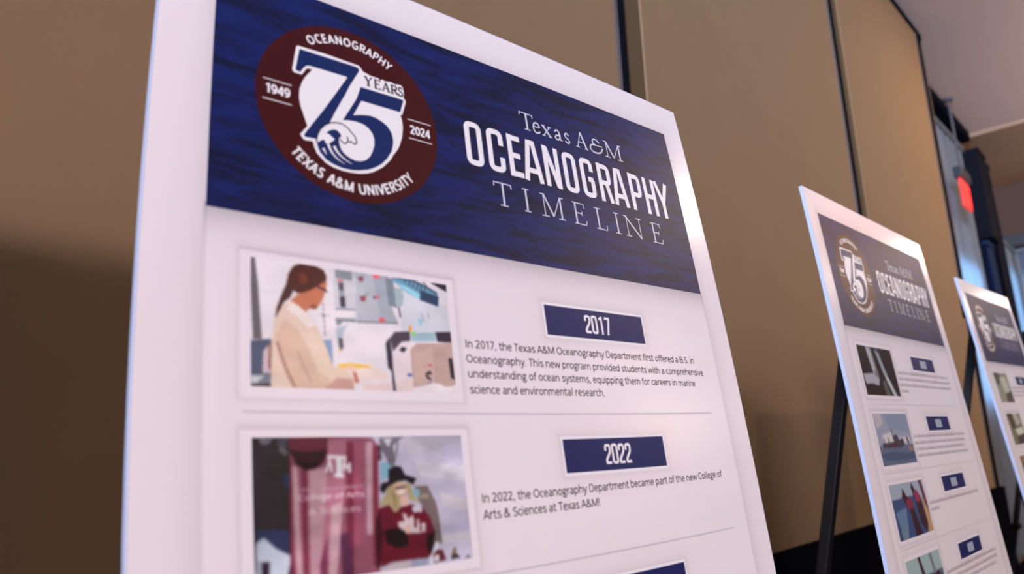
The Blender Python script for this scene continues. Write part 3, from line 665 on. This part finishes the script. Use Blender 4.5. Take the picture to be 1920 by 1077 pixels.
# ------------------------------------------------------------------ posters
W = .61                        # board width in metres; u and v below are in board widths
PHU = (.1145, .3718); PHH = .1442
FW = {1: (3, np.array([[0.500477, 0.502265], [0.002718, 1.02031], [-0.002421, -0.010806], [0.021547, -0.077883], [1.02308, 0.001897], [-0.007504, 0.00012], [-0.122788, -0.029553], [0.002633, -0.005917], [-0.024607, -0.056966], [-0.059866, -0.004174]])), 2: (2, np.array([[0.503316, 0.499473], [0.010263, 0.989309], [-0.043124, -0.020454], [1.000812, -0.008458], [0.040824, -0.021903], [0.008147, 0.000218]]))}
def basis(u, v, d): u = u-.5; v = v-.5; return np.stack([u**a*v**b for a in range(d+1) for b in range(d+1-a)], -1)
def bend(i, uv):
    """slight bow of the first two sheets, in board widths"""
    uv = np.asarray(uv, float)
    if i not in FW: return uv
    d, c = FW[i]; vc = .95 if i == 1 else 1.25
    v = np.minimum(uv[:, 1], vc); out = basis(uv[:, 0], v, d) @ c
    k = np.clip((1.5-uv[:, 1])/(1.5-vc), 0, 1); k = (k*k*(3-2*k))[:, None]      # the bow dies out towards the lower edge
    return uv+(out-np.stack([uv[:, 0], v], 1))*k
POSE = {1: (.68839, .13481, .00106, -.41365, .72341, .67192), 2: (.75036, .0935, -.00661, .85827, 1.93261, .71372),
        3: (.7602, .10915, .01726, 2.1483, 3.29486, .72571)}
def frame(i):
    if i == 0: return np.array([-.60, .70, Z+.375]), np.array([1, 0, 0.]), -np.array([0, math.sin(.06), math.cos(.06)])
    if i == 4:
        u = np.array([1, 0, 0.]); up = np.array([0, math.sin(.1), math.cos(.1)]); o = np.array([3.56, .47, Z+.45]); return o, u, -up
    a, l, r, x, y, z = POSE[i]; a -= B0
    u = np.array([math.cos(a), math.sin(a), 0]); n = np.array([-math.sin(a), math.cos(a), 0]); up = math.cos(l)*np.array([0, 0, 1.])+math.sin(l)*n
    c, s = math.cos(r), math.sin(r); u2 = c*u+s*up; up2 = -s*u+c*up
    return rz(-B0) @ (np.array([x, y, z])*W)+[0, 0, Z], u2, -up2
class Poster:
    H = 1.5
    def __init__(s, i, label):
        s.i = i; o, u, v = frame(i); s.o, s.u, s.v_ = o, u, v
        ez = -v; ey = np.cross(ez, u); base = o+u*W/2+v*W*s.H; s.base = base
        s.root = empty('poster_board', (0, 0, 0)); s.root.matrix_world = Matrix([[*map(float, r)] for r in np.column_stack([np.vstack([u, ey, ez]).T, base])]+[[0, 0, 0, 1]])
        tag(s.root, label, 'poster', 'timeline posters on easels')
    def loc(s, uv, d):
        q = bend(s.i, uv); d = np.zeros(len(q))+d; return [((a-.5)*W, -c, (s.H-b)*W) for (a, b), c in zip(q, d)]
    def put(s, name, ink_, m, d, parent=None, col=None):
        ink_.lift(0); return mesh(name, s.loc(ink_.v, (np.array(ink_.z)+d)*.3), ink_.f, m, parent or s.root, col=col)
    def board(s):
        n = 24; e = [(i/n, 0) for i in range(n)]+[(1, 1.5*i/n) for i in range(n)]+[(1-i/n, 1.5) for i in range(n)]+[(0, 1.5-1.5*i/n) for i in range(n)]
        a = s.loc(e, 0); b = [(x, .0062, z) for x, _, z in a]; N = len(e); th = .0062
        mesh('foam_board', a+b, [tuple(range(N)), tuple(range(2*N-1, N-1, -1))]+[(i, N+i, N+(i+1) % N, (i+1) % N) for i in range(N)], M['foam'], s.root)
    def sheet(s, nx, ny, photos, plates):
        k = Ink(); k.rect(.0012, .9988, .0012, s.H-.0012, nx, ny); p = np.array(k.v); u, v = p[:, 0], p[:, 1]
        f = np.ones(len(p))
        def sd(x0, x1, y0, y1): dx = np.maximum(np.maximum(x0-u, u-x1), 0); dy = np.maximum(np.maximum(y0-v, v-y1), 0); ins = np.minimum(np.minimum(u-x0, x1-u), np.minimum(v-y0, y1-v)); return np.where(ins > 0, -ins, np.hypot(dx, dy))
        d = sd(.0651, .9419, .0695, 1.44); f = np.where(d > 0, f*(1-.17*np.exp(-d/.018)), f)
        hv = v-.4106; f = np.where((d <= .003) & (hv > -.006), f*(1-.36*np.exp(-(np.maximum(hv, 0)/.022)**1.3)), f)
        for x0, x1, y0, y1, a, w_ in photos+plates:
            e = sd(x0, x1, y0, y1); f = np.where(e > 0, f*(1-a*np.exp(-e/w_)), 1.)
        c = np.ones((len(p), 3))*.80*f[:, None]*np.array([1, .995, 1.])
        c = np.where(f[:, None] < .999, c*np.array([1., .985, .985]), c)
        s.put('print_sheet', k, M['sheet'], .0003, col=c)
    def header(s, full=True):
        k = Ink(); k.rect(.0651, .9419, .0695, .4106, 24, 10); h = s.put('header_banner', k, M['ocean'], .0005)
        C = (.248, .237)
        # printed soft shadow round the badge and the badge itself
        k = Ink(); k.disc(C, .1312, 96); s.put('badge', k, M['maroon'], .0008, h)
        k = Ink(); k.poly(TRP['halo']); s.put('badge_field', k, M['white'], .0010, h)
        k = Ink(); k.poly(TRP['seven']); s.put('numeral_seven', k, M['logoblue'], .0012, h)
        k = Ink(); k.poly(TRP['five']); s.put('numeral_five', k, M['logoblue'], .0012, h)
        k = Ink()
        ribbon(TRP['crest'], False, .0009, k.v, k.f); ribbon(TRP['hook'], False, .0009, k.v, k.f); s.put('wave_outline', k, M['darkink'], .00125, h)
        k = Ink()
        for n, w_ in (('wl1', .0019), ('wl2', .0019), ('wl3', .0018)): ribbon(TRP[n], False, w_, k.v, k.f, taper=.1)
        s.put('wave_highlight', k, M['white'], .0014, h)
        for tx, a0, a1, cap, fl in (('OCEANOGRAPHY', 121.6, 58.4, .0135, False), ('TEXAS A&M UNIVERSITY', 225.1, 315.1, .0143, True)):
            k = Ink(); k.arc(tx, C, .1119, a0, a1, cap, .185, flip=fl); s.put('badge_lettering', k, M['white'], .0010, h)
        for tx, u0, u1, v in (('1949', .1296, .1615, .2430), ('2024', .3350, .3682, .2440)):
            k = Ink(); k.text(tx, u0, u1, v, v, .0135, .19); s.put('date_lettering', k, M['white'], .0010, h)
        for u0, u1, v in ((.1264, .1630, .2233), (.1264, .1632, .2522), (.3324, .3700, .2215), (.3324, .3700, .2520)):
            k = Ink(); k.rect(u0, u1, v-.0006, v+.0006, 4); s.put('badge_rule', k, M['white'], .0010, h)
        k = Ink()
        for ch, a, b in (('Y', .2668, .2792), ('E', .2818, .2922), ('A', .2938, .3068), ('R', .3078, .3200), ('S', .3196, .3282)): k.serif(ch, a, b, .1722, .1868, .0031)
        s.put('years_lettering', k, M['darkink'], .0012, h)
        k = Ink()
        for ch, a, b in zip('OCEANOGRAPHY', (.4300, .4715, .5125, .5400, .5855, .6295, .6700, .7120, .7455, .7940, .8340, .8665), (.4620, .5035, .5410, .5810, .6205, .6600, .7010, .7440, .7845, .8255, .8665, .9070)): k.cond(ch, a, b, .1925, .2672, .0093)
        s.put('title_lettering', k, M['white'], .0010, h)
        k = Ink()
        for ch, a, b in (('T', .5470, .5752), ('e', .5730, .5905), ('x', .5935, .6150), ('a', .6205, .6400), ('s', .6440, .6580), ('A', .6715, .7005), ('&', .7055, .7395), ('M', .7440, .7905)): k.serif(ch, a, b, .1403, .1722, .0038)
        s.put('subtitle_lettering', k, M['serif'], .0010, h)
        k = Ink()
        for ch, a, b in (('T', .4740, .5078), ('I', .5285, .5440), ('M', .5655, .6150), ('E', .6350, .6640), ('L', .6850, .7125), ('I', .7320, .7475), ('N', .7590, .8050), ('E', .8310, .8595)): k.serif(ch, a, b, .2850, .3240, .0034)
        s.put('timeline_lettering', k, M['serif'], .0010, h)
    def photo(s, v0, a):
        ny, nx = a.shape[:2]; k = Ink(); k.rect(PHU[0], PHU[1], v0, v0+PHH, nx-1, ny-1)
        return s.put('photo', k, M['sheet'], .0006, col=np.clip(ink(a.reshape(-1, 3)), .002, .85))
    def plate(s, v0, year=None):
        k = Ink(); k.rect(.5372, .7580, v0-.0038, v0+.0496, 6, 2); pl = s.put('year_plate', k, M['white'], .0005)
        k = Ink(); k.rect(.5408, .7550, v0, v0+.0458, 6, 2); s.put('plate_face', k, M['navyink'], .0007, pl)
        k = Ink()
        if year:
            for j, ch in enumerate(year): k.cond(ch, .6205+j*.0144, .6205+j*.0144+.0130, v0+.0082, v0+.0372, .0040)
        else:
            [k.rect(.6215+j*.0144, .6330+j*.0144, v0+.010, v0+.036) for j in range(4)]
        s.put('year_lettering', k, M['white' if year else 'greyink'], .0009, pl)
    def caption(s, lines, cap=.0110, t=.14):
        k = Ink()
        for tx, u0, u1, v0, v1 in lines: k.text(tx, u0, u1, v0, v1, cap, t)
        s.put('caption', k, M['textink'], .0006)
    def smudge(s, lines, seed):
        """captions too far away to read: rows of short word-shaped marks"""
        r = np.random.RandomState(seed); k = Ink()
        for u0, u1, v in lines:
            u = u0
            while u < u1-.006:
                w_ = min(u1-u, .012+.035*r.rand()); q = u
                while q < u+w_-.002:
                    ww = .0022+.002*r.rand(); h_ = .0078+.003*(r.rand() > .75); k.rect(q, q+ww*.62, v-h_, v); k.rect(q, q+ww, v-.0014, v); q += ww+.0012
                u += w_+.004
        s.put('caption', k, M['faded'], .0006)
    def rule(s, v, v2=None):
        v2 = v if v2 is None else v2; k = Ink(); n = 10
        for j in range(n):
            a, b = .1055+(.8985-.1055)*j/n, .1055+(.8985-.1055)*(j+1)/n; c = v+(v2-v)*j/n; d = v+(v2-v)*(j+1)/n
            q = len(k.v); k.v += [(a, c-.0011), (b, d-.0011), (b, d+.0011), (a, c+.0011)]; k.f.append((q, q+1, q+2, q+3))
        s.put('divider_line', k, M['line'], .0005)
TRP = {k: [tuple(map(float, p.split(','))) for p in v.split()] for k, v in TR.items()}

def frames(vs): return [(.1040, .3808, v-.0085, v+PHH+.0098, .30, .0042) for v in vs]
def plates(vs): return [(.5372, .7580, v-.0038, v+.0496, .16, .007) for v in vs]
PV = [.463, .6600, .8550, 1.0505, 1.2460]; BV = [.4722, .6682, .8572, 1.0590, 1.2545]; DV = [.6335, .8248, 1.0215, 1.217]

def grain(a, seed, amt):
    """uneven tone of a photograph: smooth random light and dark"""
    r = np.random.RandomState(seed); h, w_ = a.shape[:2]; f = np.zeros((h, w_))
    for n, k in ((5, 1.), (12, .7), (30, .2)):
        g = r.randn(n+1, n+1); y = np.linspace(0, n-1e-6, h); x = np.linspace(0, n-1e-6, w_); yi = y.astype(int); xi = x.astype(int); fy = (y-yi)[:, None]; fx = (x-xi)[None]
        fy = fy*fy*(3-2*fy); fx = fx*fx*(3-2*fx)
        f += k*(g[yi][:, xi]*(1-fy)*(1-fx)+g[yi+1][:, xi]*fy*(1-fx)+g[yi][:, xi+1]*(1-fy)*fx+g[yi+1][:, xi+1]*fy*fx)
    return np.clip(a*(1+amt*f[..., None]), 4, 244)
p1 = Poster(1, 'nearest timeline poster, with the 2017 and 2022 entries readable beside two colour photos')
p1.board(); p1.sheet(300, 450, frames(PV[:2]), plates(BV[:3])); p1.header()
cv = Canvas(300, 176, (230, 212, 222)); cv.spec(PH1); p1.photo(PV[0], grain(cv.done(3), 1, .028))
cv = Canvas(300, 176, (184, 170, 192)); cv.spec(PH2)
_k = Ink()
_k.text('College of Arts', .185, .475, .452, .452, .044, .14); _k.text('& Sciences', .225, .455, .552, .552, .044, .14)
for q in _k.f: cv.poly([_k.v[i] for i in q], (212, 184, 194))
_k = Ink(); _k.text('TEXAS A&M UNIVERSITY', .185, .475, .386, .386, .022, .2)
for q in _k.f: cv.poly([_k.v[i] for i in q], (186, 142, 158))
p1.photo(PV[1], grain(cv.done(4), 2, .055))
p1.plate(BV[0], '2017'); p1.plate(BV[1], '2022'); p1.plate(BV[2])
p1.caption([('In 2017, the Texas A&M Oceanography Department first offered a B.S. in', .3925, .8778, .5470, .5460),
            ('Oceanography. This new program provided students with a comprehensive', .3920, .8975, .5668, .5668),
            ('understanding of ocean systems, equipping them for careers in marine', .3922, .8692, .5866, .5862),
            ('science and environmental research.', .3930, .6405, .6071, .6062)])
p1.caption([('In 2022, the Oceanography Department became part of the new College of', .3930, .8938, .7424, .7402),
            ('Arts & Sciences at Texas A&M!', .3935, .5958, .7620, .7613)])
p1.rule(.6337, .6324); p1.rule(.8262, .8236)

def pic(base, spec, nx=90, ny=54, blur=1):
    c = Canvas(nx, ny, base); c.spec(spec); return c.done(blur)
dark = pic((50, 40, 44), """p 120,116,124 .24,0 .40,0 .47,.62 .34,.70 .28,.3
p 176,170,178 .26,0 .36,.05 .40,.45 .33,.6 .29,.3
p 170,160,170 .02,.58 .30,.55 .46,.66 .40,.80 .22,.76 .05,.78
p 74,72,92 .48,.0 .62,.0 .70,.5 .60,.45
p 150,148,158 .50,.05 .60,.12 .68,.42 .74,.62 .90,1 .78,1 .66,.7 .60,.5
p 190,186,192 .66,.62 .72,.60 .86,1 .80,1
p 96,88,82 .52,.72 .62,.66 .70,1 .56,1""")
ship = pic((150, 148, 170), """p 136,140,164 .3,0 1,0 1,.4 .4,.3
p 186,168,178 0,0 .22,0 .25,.2 .05,.3
p 206,190,196 .14,.42 .45,.36 .5,.56 .15,.58
p 200,186,196 .6,.48 .9,.46 .95,.6 .6,.6
p 96,100,128 0,.62 1,.62 1,1 0,1
p 76,82,110 0,.78 .4,.74 .8,.80 1,.76 1,.90 .5,.92 .1,.88
p 70,62,74 .10,.58 .42,.56 .72,.50 .74,.62 .60,.68 .12,.66
p 96,44,58 .34,.60 .50,.60 .50,.645 .34,.645
p 70,64,78 .44,.44 .56,.42 .60,.54 .44,.56
p 90,84,96 .42,.30 .45,.30 .46,.5 .43,.5
p 84,76,88 .16,.48 .18,.48 .19,.6 .17,.6
p 84,76,88 .28,.46 .30,.46 .31,.6 .29,.6
p 90,70,80 .82,.48 .86,.46 .9,.6 .84,.6
p 150,112,104 .80,.66 .98,.68 .98,.76 .84,.74""")
crew = pic((158, 160, 178), """p 60,74,116 0,.28 .75,.26 .8,1 0,1
p 100,118,150 .05,.5 .35,.45 .3,.8 .1,.9
p 110,122,140 .08,.82 .3,.78 .25,1 .1,1
p 96,40,62 .86,0 .94,0 1,.5 1,.9 .92,.4
p 150,130,124 .78,.4 .9,.3 1,.7 1,1 .85,1
p 196,140,104 .86,.55 .95,.5 1,1 .9,1
p 60,32,44 .30,.26 .36,.10 .42,.24 .52,.34 .60,.7 .66,1 .46,1 .46,.6 .38,.42
p 132,44,66 .38,.34 .50,.28 .58,.40 .50,.52 .40,.48
p 60,36,50 .60,.12 .64,.02 .70,.16 .82,.30 .88,.8 .82,1 .68,.8 .66,.4
p 150,48,84 .66,.22 .76,.18 .82,.34 .74,.42 .66,.36""")
deck = pic((160, 172, 176), """p 90,98,116 0,.35 1,.35 1,1 0,1
p 70,44,60 .34,.0 .40,.0 .50,.5 .56,1 .44,1 .40,.5
p 120,60,80 .40,.35 .52,.40 .56,.7 .44,.7
p 120,124,132 .66,.05 .74,.0 .80,.4 .74,.5
p 60,40,50 .64,.42 .86,.36 1,.6 .98,1 .7,1
p 216,140,148 .70,.50 .86,.46 .92,.8 .74,.85""")
sepia = pic((150, 140, 124), """p 96,84,66 0,0 .4,.0 .45,.3 .1,.45
p 190,180,168 .35,.2 .8,.1 .9,.6 .5,.7
p 84,72,58 .5,.7 1,.6 1,1 .45,1""")
field = pic((120, 106, 84), """p 176,168,156 .45,0 .8,0 .9,.35 .55,.4
p 206,198,190 .35,.52 .9,.45 .95,.66 .45,.72
p 66,56,44 .1,.0 .4,.0 .45,.45 .2,.5
p 62,52,42 .35,.74 1,.68 1,1 .3,1""")
R4 = lambda v, ends: [(.3935 if j else .396, e, v+.0730+.0192*j) for j, e in enumerate(ends)]
p2 = Poster(2, 'second timeline poster, with a dark photo above a ship at sea and figures in pink')
p2.board(); p2.sheet(160, 240, frames(PV[:4]), plates(BV[:4])); p2.header()
for j, (im, ends) in enumerate(((dark, (.872, .878, .875, .450)), (ship, (.888, .880, .848, .878)), (crew, (.868, .462)), (deck, (.888, .885, .86, .7)))):
    p2.photo(PV[j], im); p2.plate(BV[j]); p2.smudge(R4(PV[j], ends), 10+j)
    p2.rule(DV[j])
p3 = Poster(3, 'third timeline poster, small and blurred, with sepia photos, in front of the blue curtain')
p3.board(); p3.sheet(120, 180, frames(PV), plates(BV)); p3.header()
for j, (im, ends) in enumerate(((sepia, (.87, .88, .6)), (field, (.88, .86, .87)), (pic((150, 108, 84), 'p 90,60,50 .1,.2 .8,.3 .7,.9 .2,.8'), (.86, .7)), (sepia, (.88, .5)), (field, (.88, .8)))):
    p3.photo(PV[j], im); p3.plate(BV[j]); p3.smudge(R4(PV[j], ends), 30+j)
    if j < 4: p3.rule(DV[j])
p4 = Poster(4, 'fourth timeline poster, only a sliver showing at the right edge of the picture')
p4.board(); p4.sheet(80, 120, frames(PV), plates(BV)); p4.header()
for j, im in enumerate((field, sepia, field, sepia, field)):
    p4.photo(PV[j], im); p4.plate(BV[j]); p4.smudge(R4(PV[j], (.87, .88, .6)), 50+j)
    if j < 4: p4.rule(DV[j])

# unseen poster and easel added left of the picture to shade the tan wall
p0 = Poster(0, 'unseen timeline poster added beyond the left edge to shade the tan wall')
p0.board(); p0.sheet(60, 90, frames(PV), plates(BV)); p0.header()
for j, im in enumerate((field, sepia, field, sepia, field)): p0.photo(PV[j], im); p0.plate(BV[j])

# ------------------------------------------------------------------ easels: tripods of square black tube behind each board
def easel(p, label, spread=.2455):
    u, v = p.u, p.v_; up = -v; nb = np.cross(up, u); uh = np.array([u[0], u[1], 0]); uh /= np.linalg.norm(uh); nh = np.array([-uh[1], uh[0], 0])
    mid = p.o+.5*W*u; floor_pt = mid+v*W*1.5
    g = np.array([mid[0], mid[1], 0])
    e = empty('display_easel', tuple(map(float, g))); e.rotation_euler = (0, 0, math.atan2(uh[1], uh[0]))
    tag(e, label, 'easel', 'black tripod easels behind the posters')
    def P(x, y, z): return (x, y, z-0.)        # local: x along the board, y away from the viewer, z up
    top = p.o[2]-.035; lean = math.atan2(float(up @ nh), float(up[2]))
    sl = math.tan(lean)
    def yb(z): return (z-p.o[2])*sl+.0062/math.cos(lean)        # back face of the board
    def yl(z): return (z-p.o[2])*sl+.030       # centre line of the front legs
    hub = Soup().box(-.055, .055, yl(top)-.014, yl(top)+.035, top-.055, top+.012); hub.build('hub', M['steel'], e, bevel=.004)
    for sx in (-1, 1):
        q0 = (sx*.035, yl(top-.02), top-.02); q1 = (sx*.33, yl(.02), .02)
        Soup().tube(q0, q1, .0145, square=True).build('leg', M['steel'], e, bevel=.002)
        Soup().tube((sx*.33, yl(.02), .03), (sx*.335, yl(0), .0), .017, 10).build('foot', M['rubber'], e)
    rz_ = lambda z: .02+(top-z)*spread
    Soup().tube((0, rz_(top)+.01, top-.01), (0, rz_(.02), .02), .0155, square=True).build('rear_leg', M['steel'], e, bevel=.002)
    Soup().tube((0, rz_(.02), .03), (0, rz_(0)+.002, 0), .018, 10).build('foot', M['rubber'], e)
    zk = Z-.42; Soup().tube((-.035, rz_(zk), zk), (.035, rz_(zk), zk), .016, 12).build('knob', M['rubber'], e)
    zs = Z-.75; Soup().tube((0, yl(zs)+.0, zs), (0, rz_(zs), zs), .006, 8).build('spreader_bar', M['steel'], e)
    zb = float(p.base[2])
    xw = .035+(.33-.035)*(top-.02-zb)/(top-.04)
    Soup().box(-xw-.02, xw+.02, yl(zb-.02)-.008, yl(zb-.02)+.012, zb-.034, zb-.012).build('cross_bar', M['steel'], e, bevel=.002)
    zt_ = zb-.0035-.19*abs(float(u[2]))
    for sx in (-1, 1):
        s = Soup().box(sx*.17-.012, sx*.17+.012, yb(zb)-.035, yl(zb)+.0, zb-.014, zt_); s.box(sx*.17-.012, sx*.17+.012, yb(zb)-.035, yb(zb)-.029, zb-.014, zb+.006)
        s.build('ledge', M['steel'], e)
    return e
easel(p1, 'black easel carrying the nearest poster, mostly hidden behind it')
easel(p2, 'black easel whose rear leg shows left of the second poster')
easel(p3, 'black easel whose rear leg shows left of the third poster, against the curtain')
easel(p4, 'black easel of the fourth poster, its rear leg showing at the lower right edge')

# lettering on the lit sign
v = []; f = []; x = -.105
for ch in 'EXIT':
    for p, c in SANS[ch][1]: ribbon([(x+a*.090, b*.165) for a, b in p], c, .014, v, f)
    x += SANS[ch][0]*.090+.017
mesh('sign_lettering', [(a, -.0115, b-.92) for a, b in v], f, M['exitred'], ex)
easel(p0, 'unseen black easel added beyond the left edge, under the poster that shades the wall', .08)
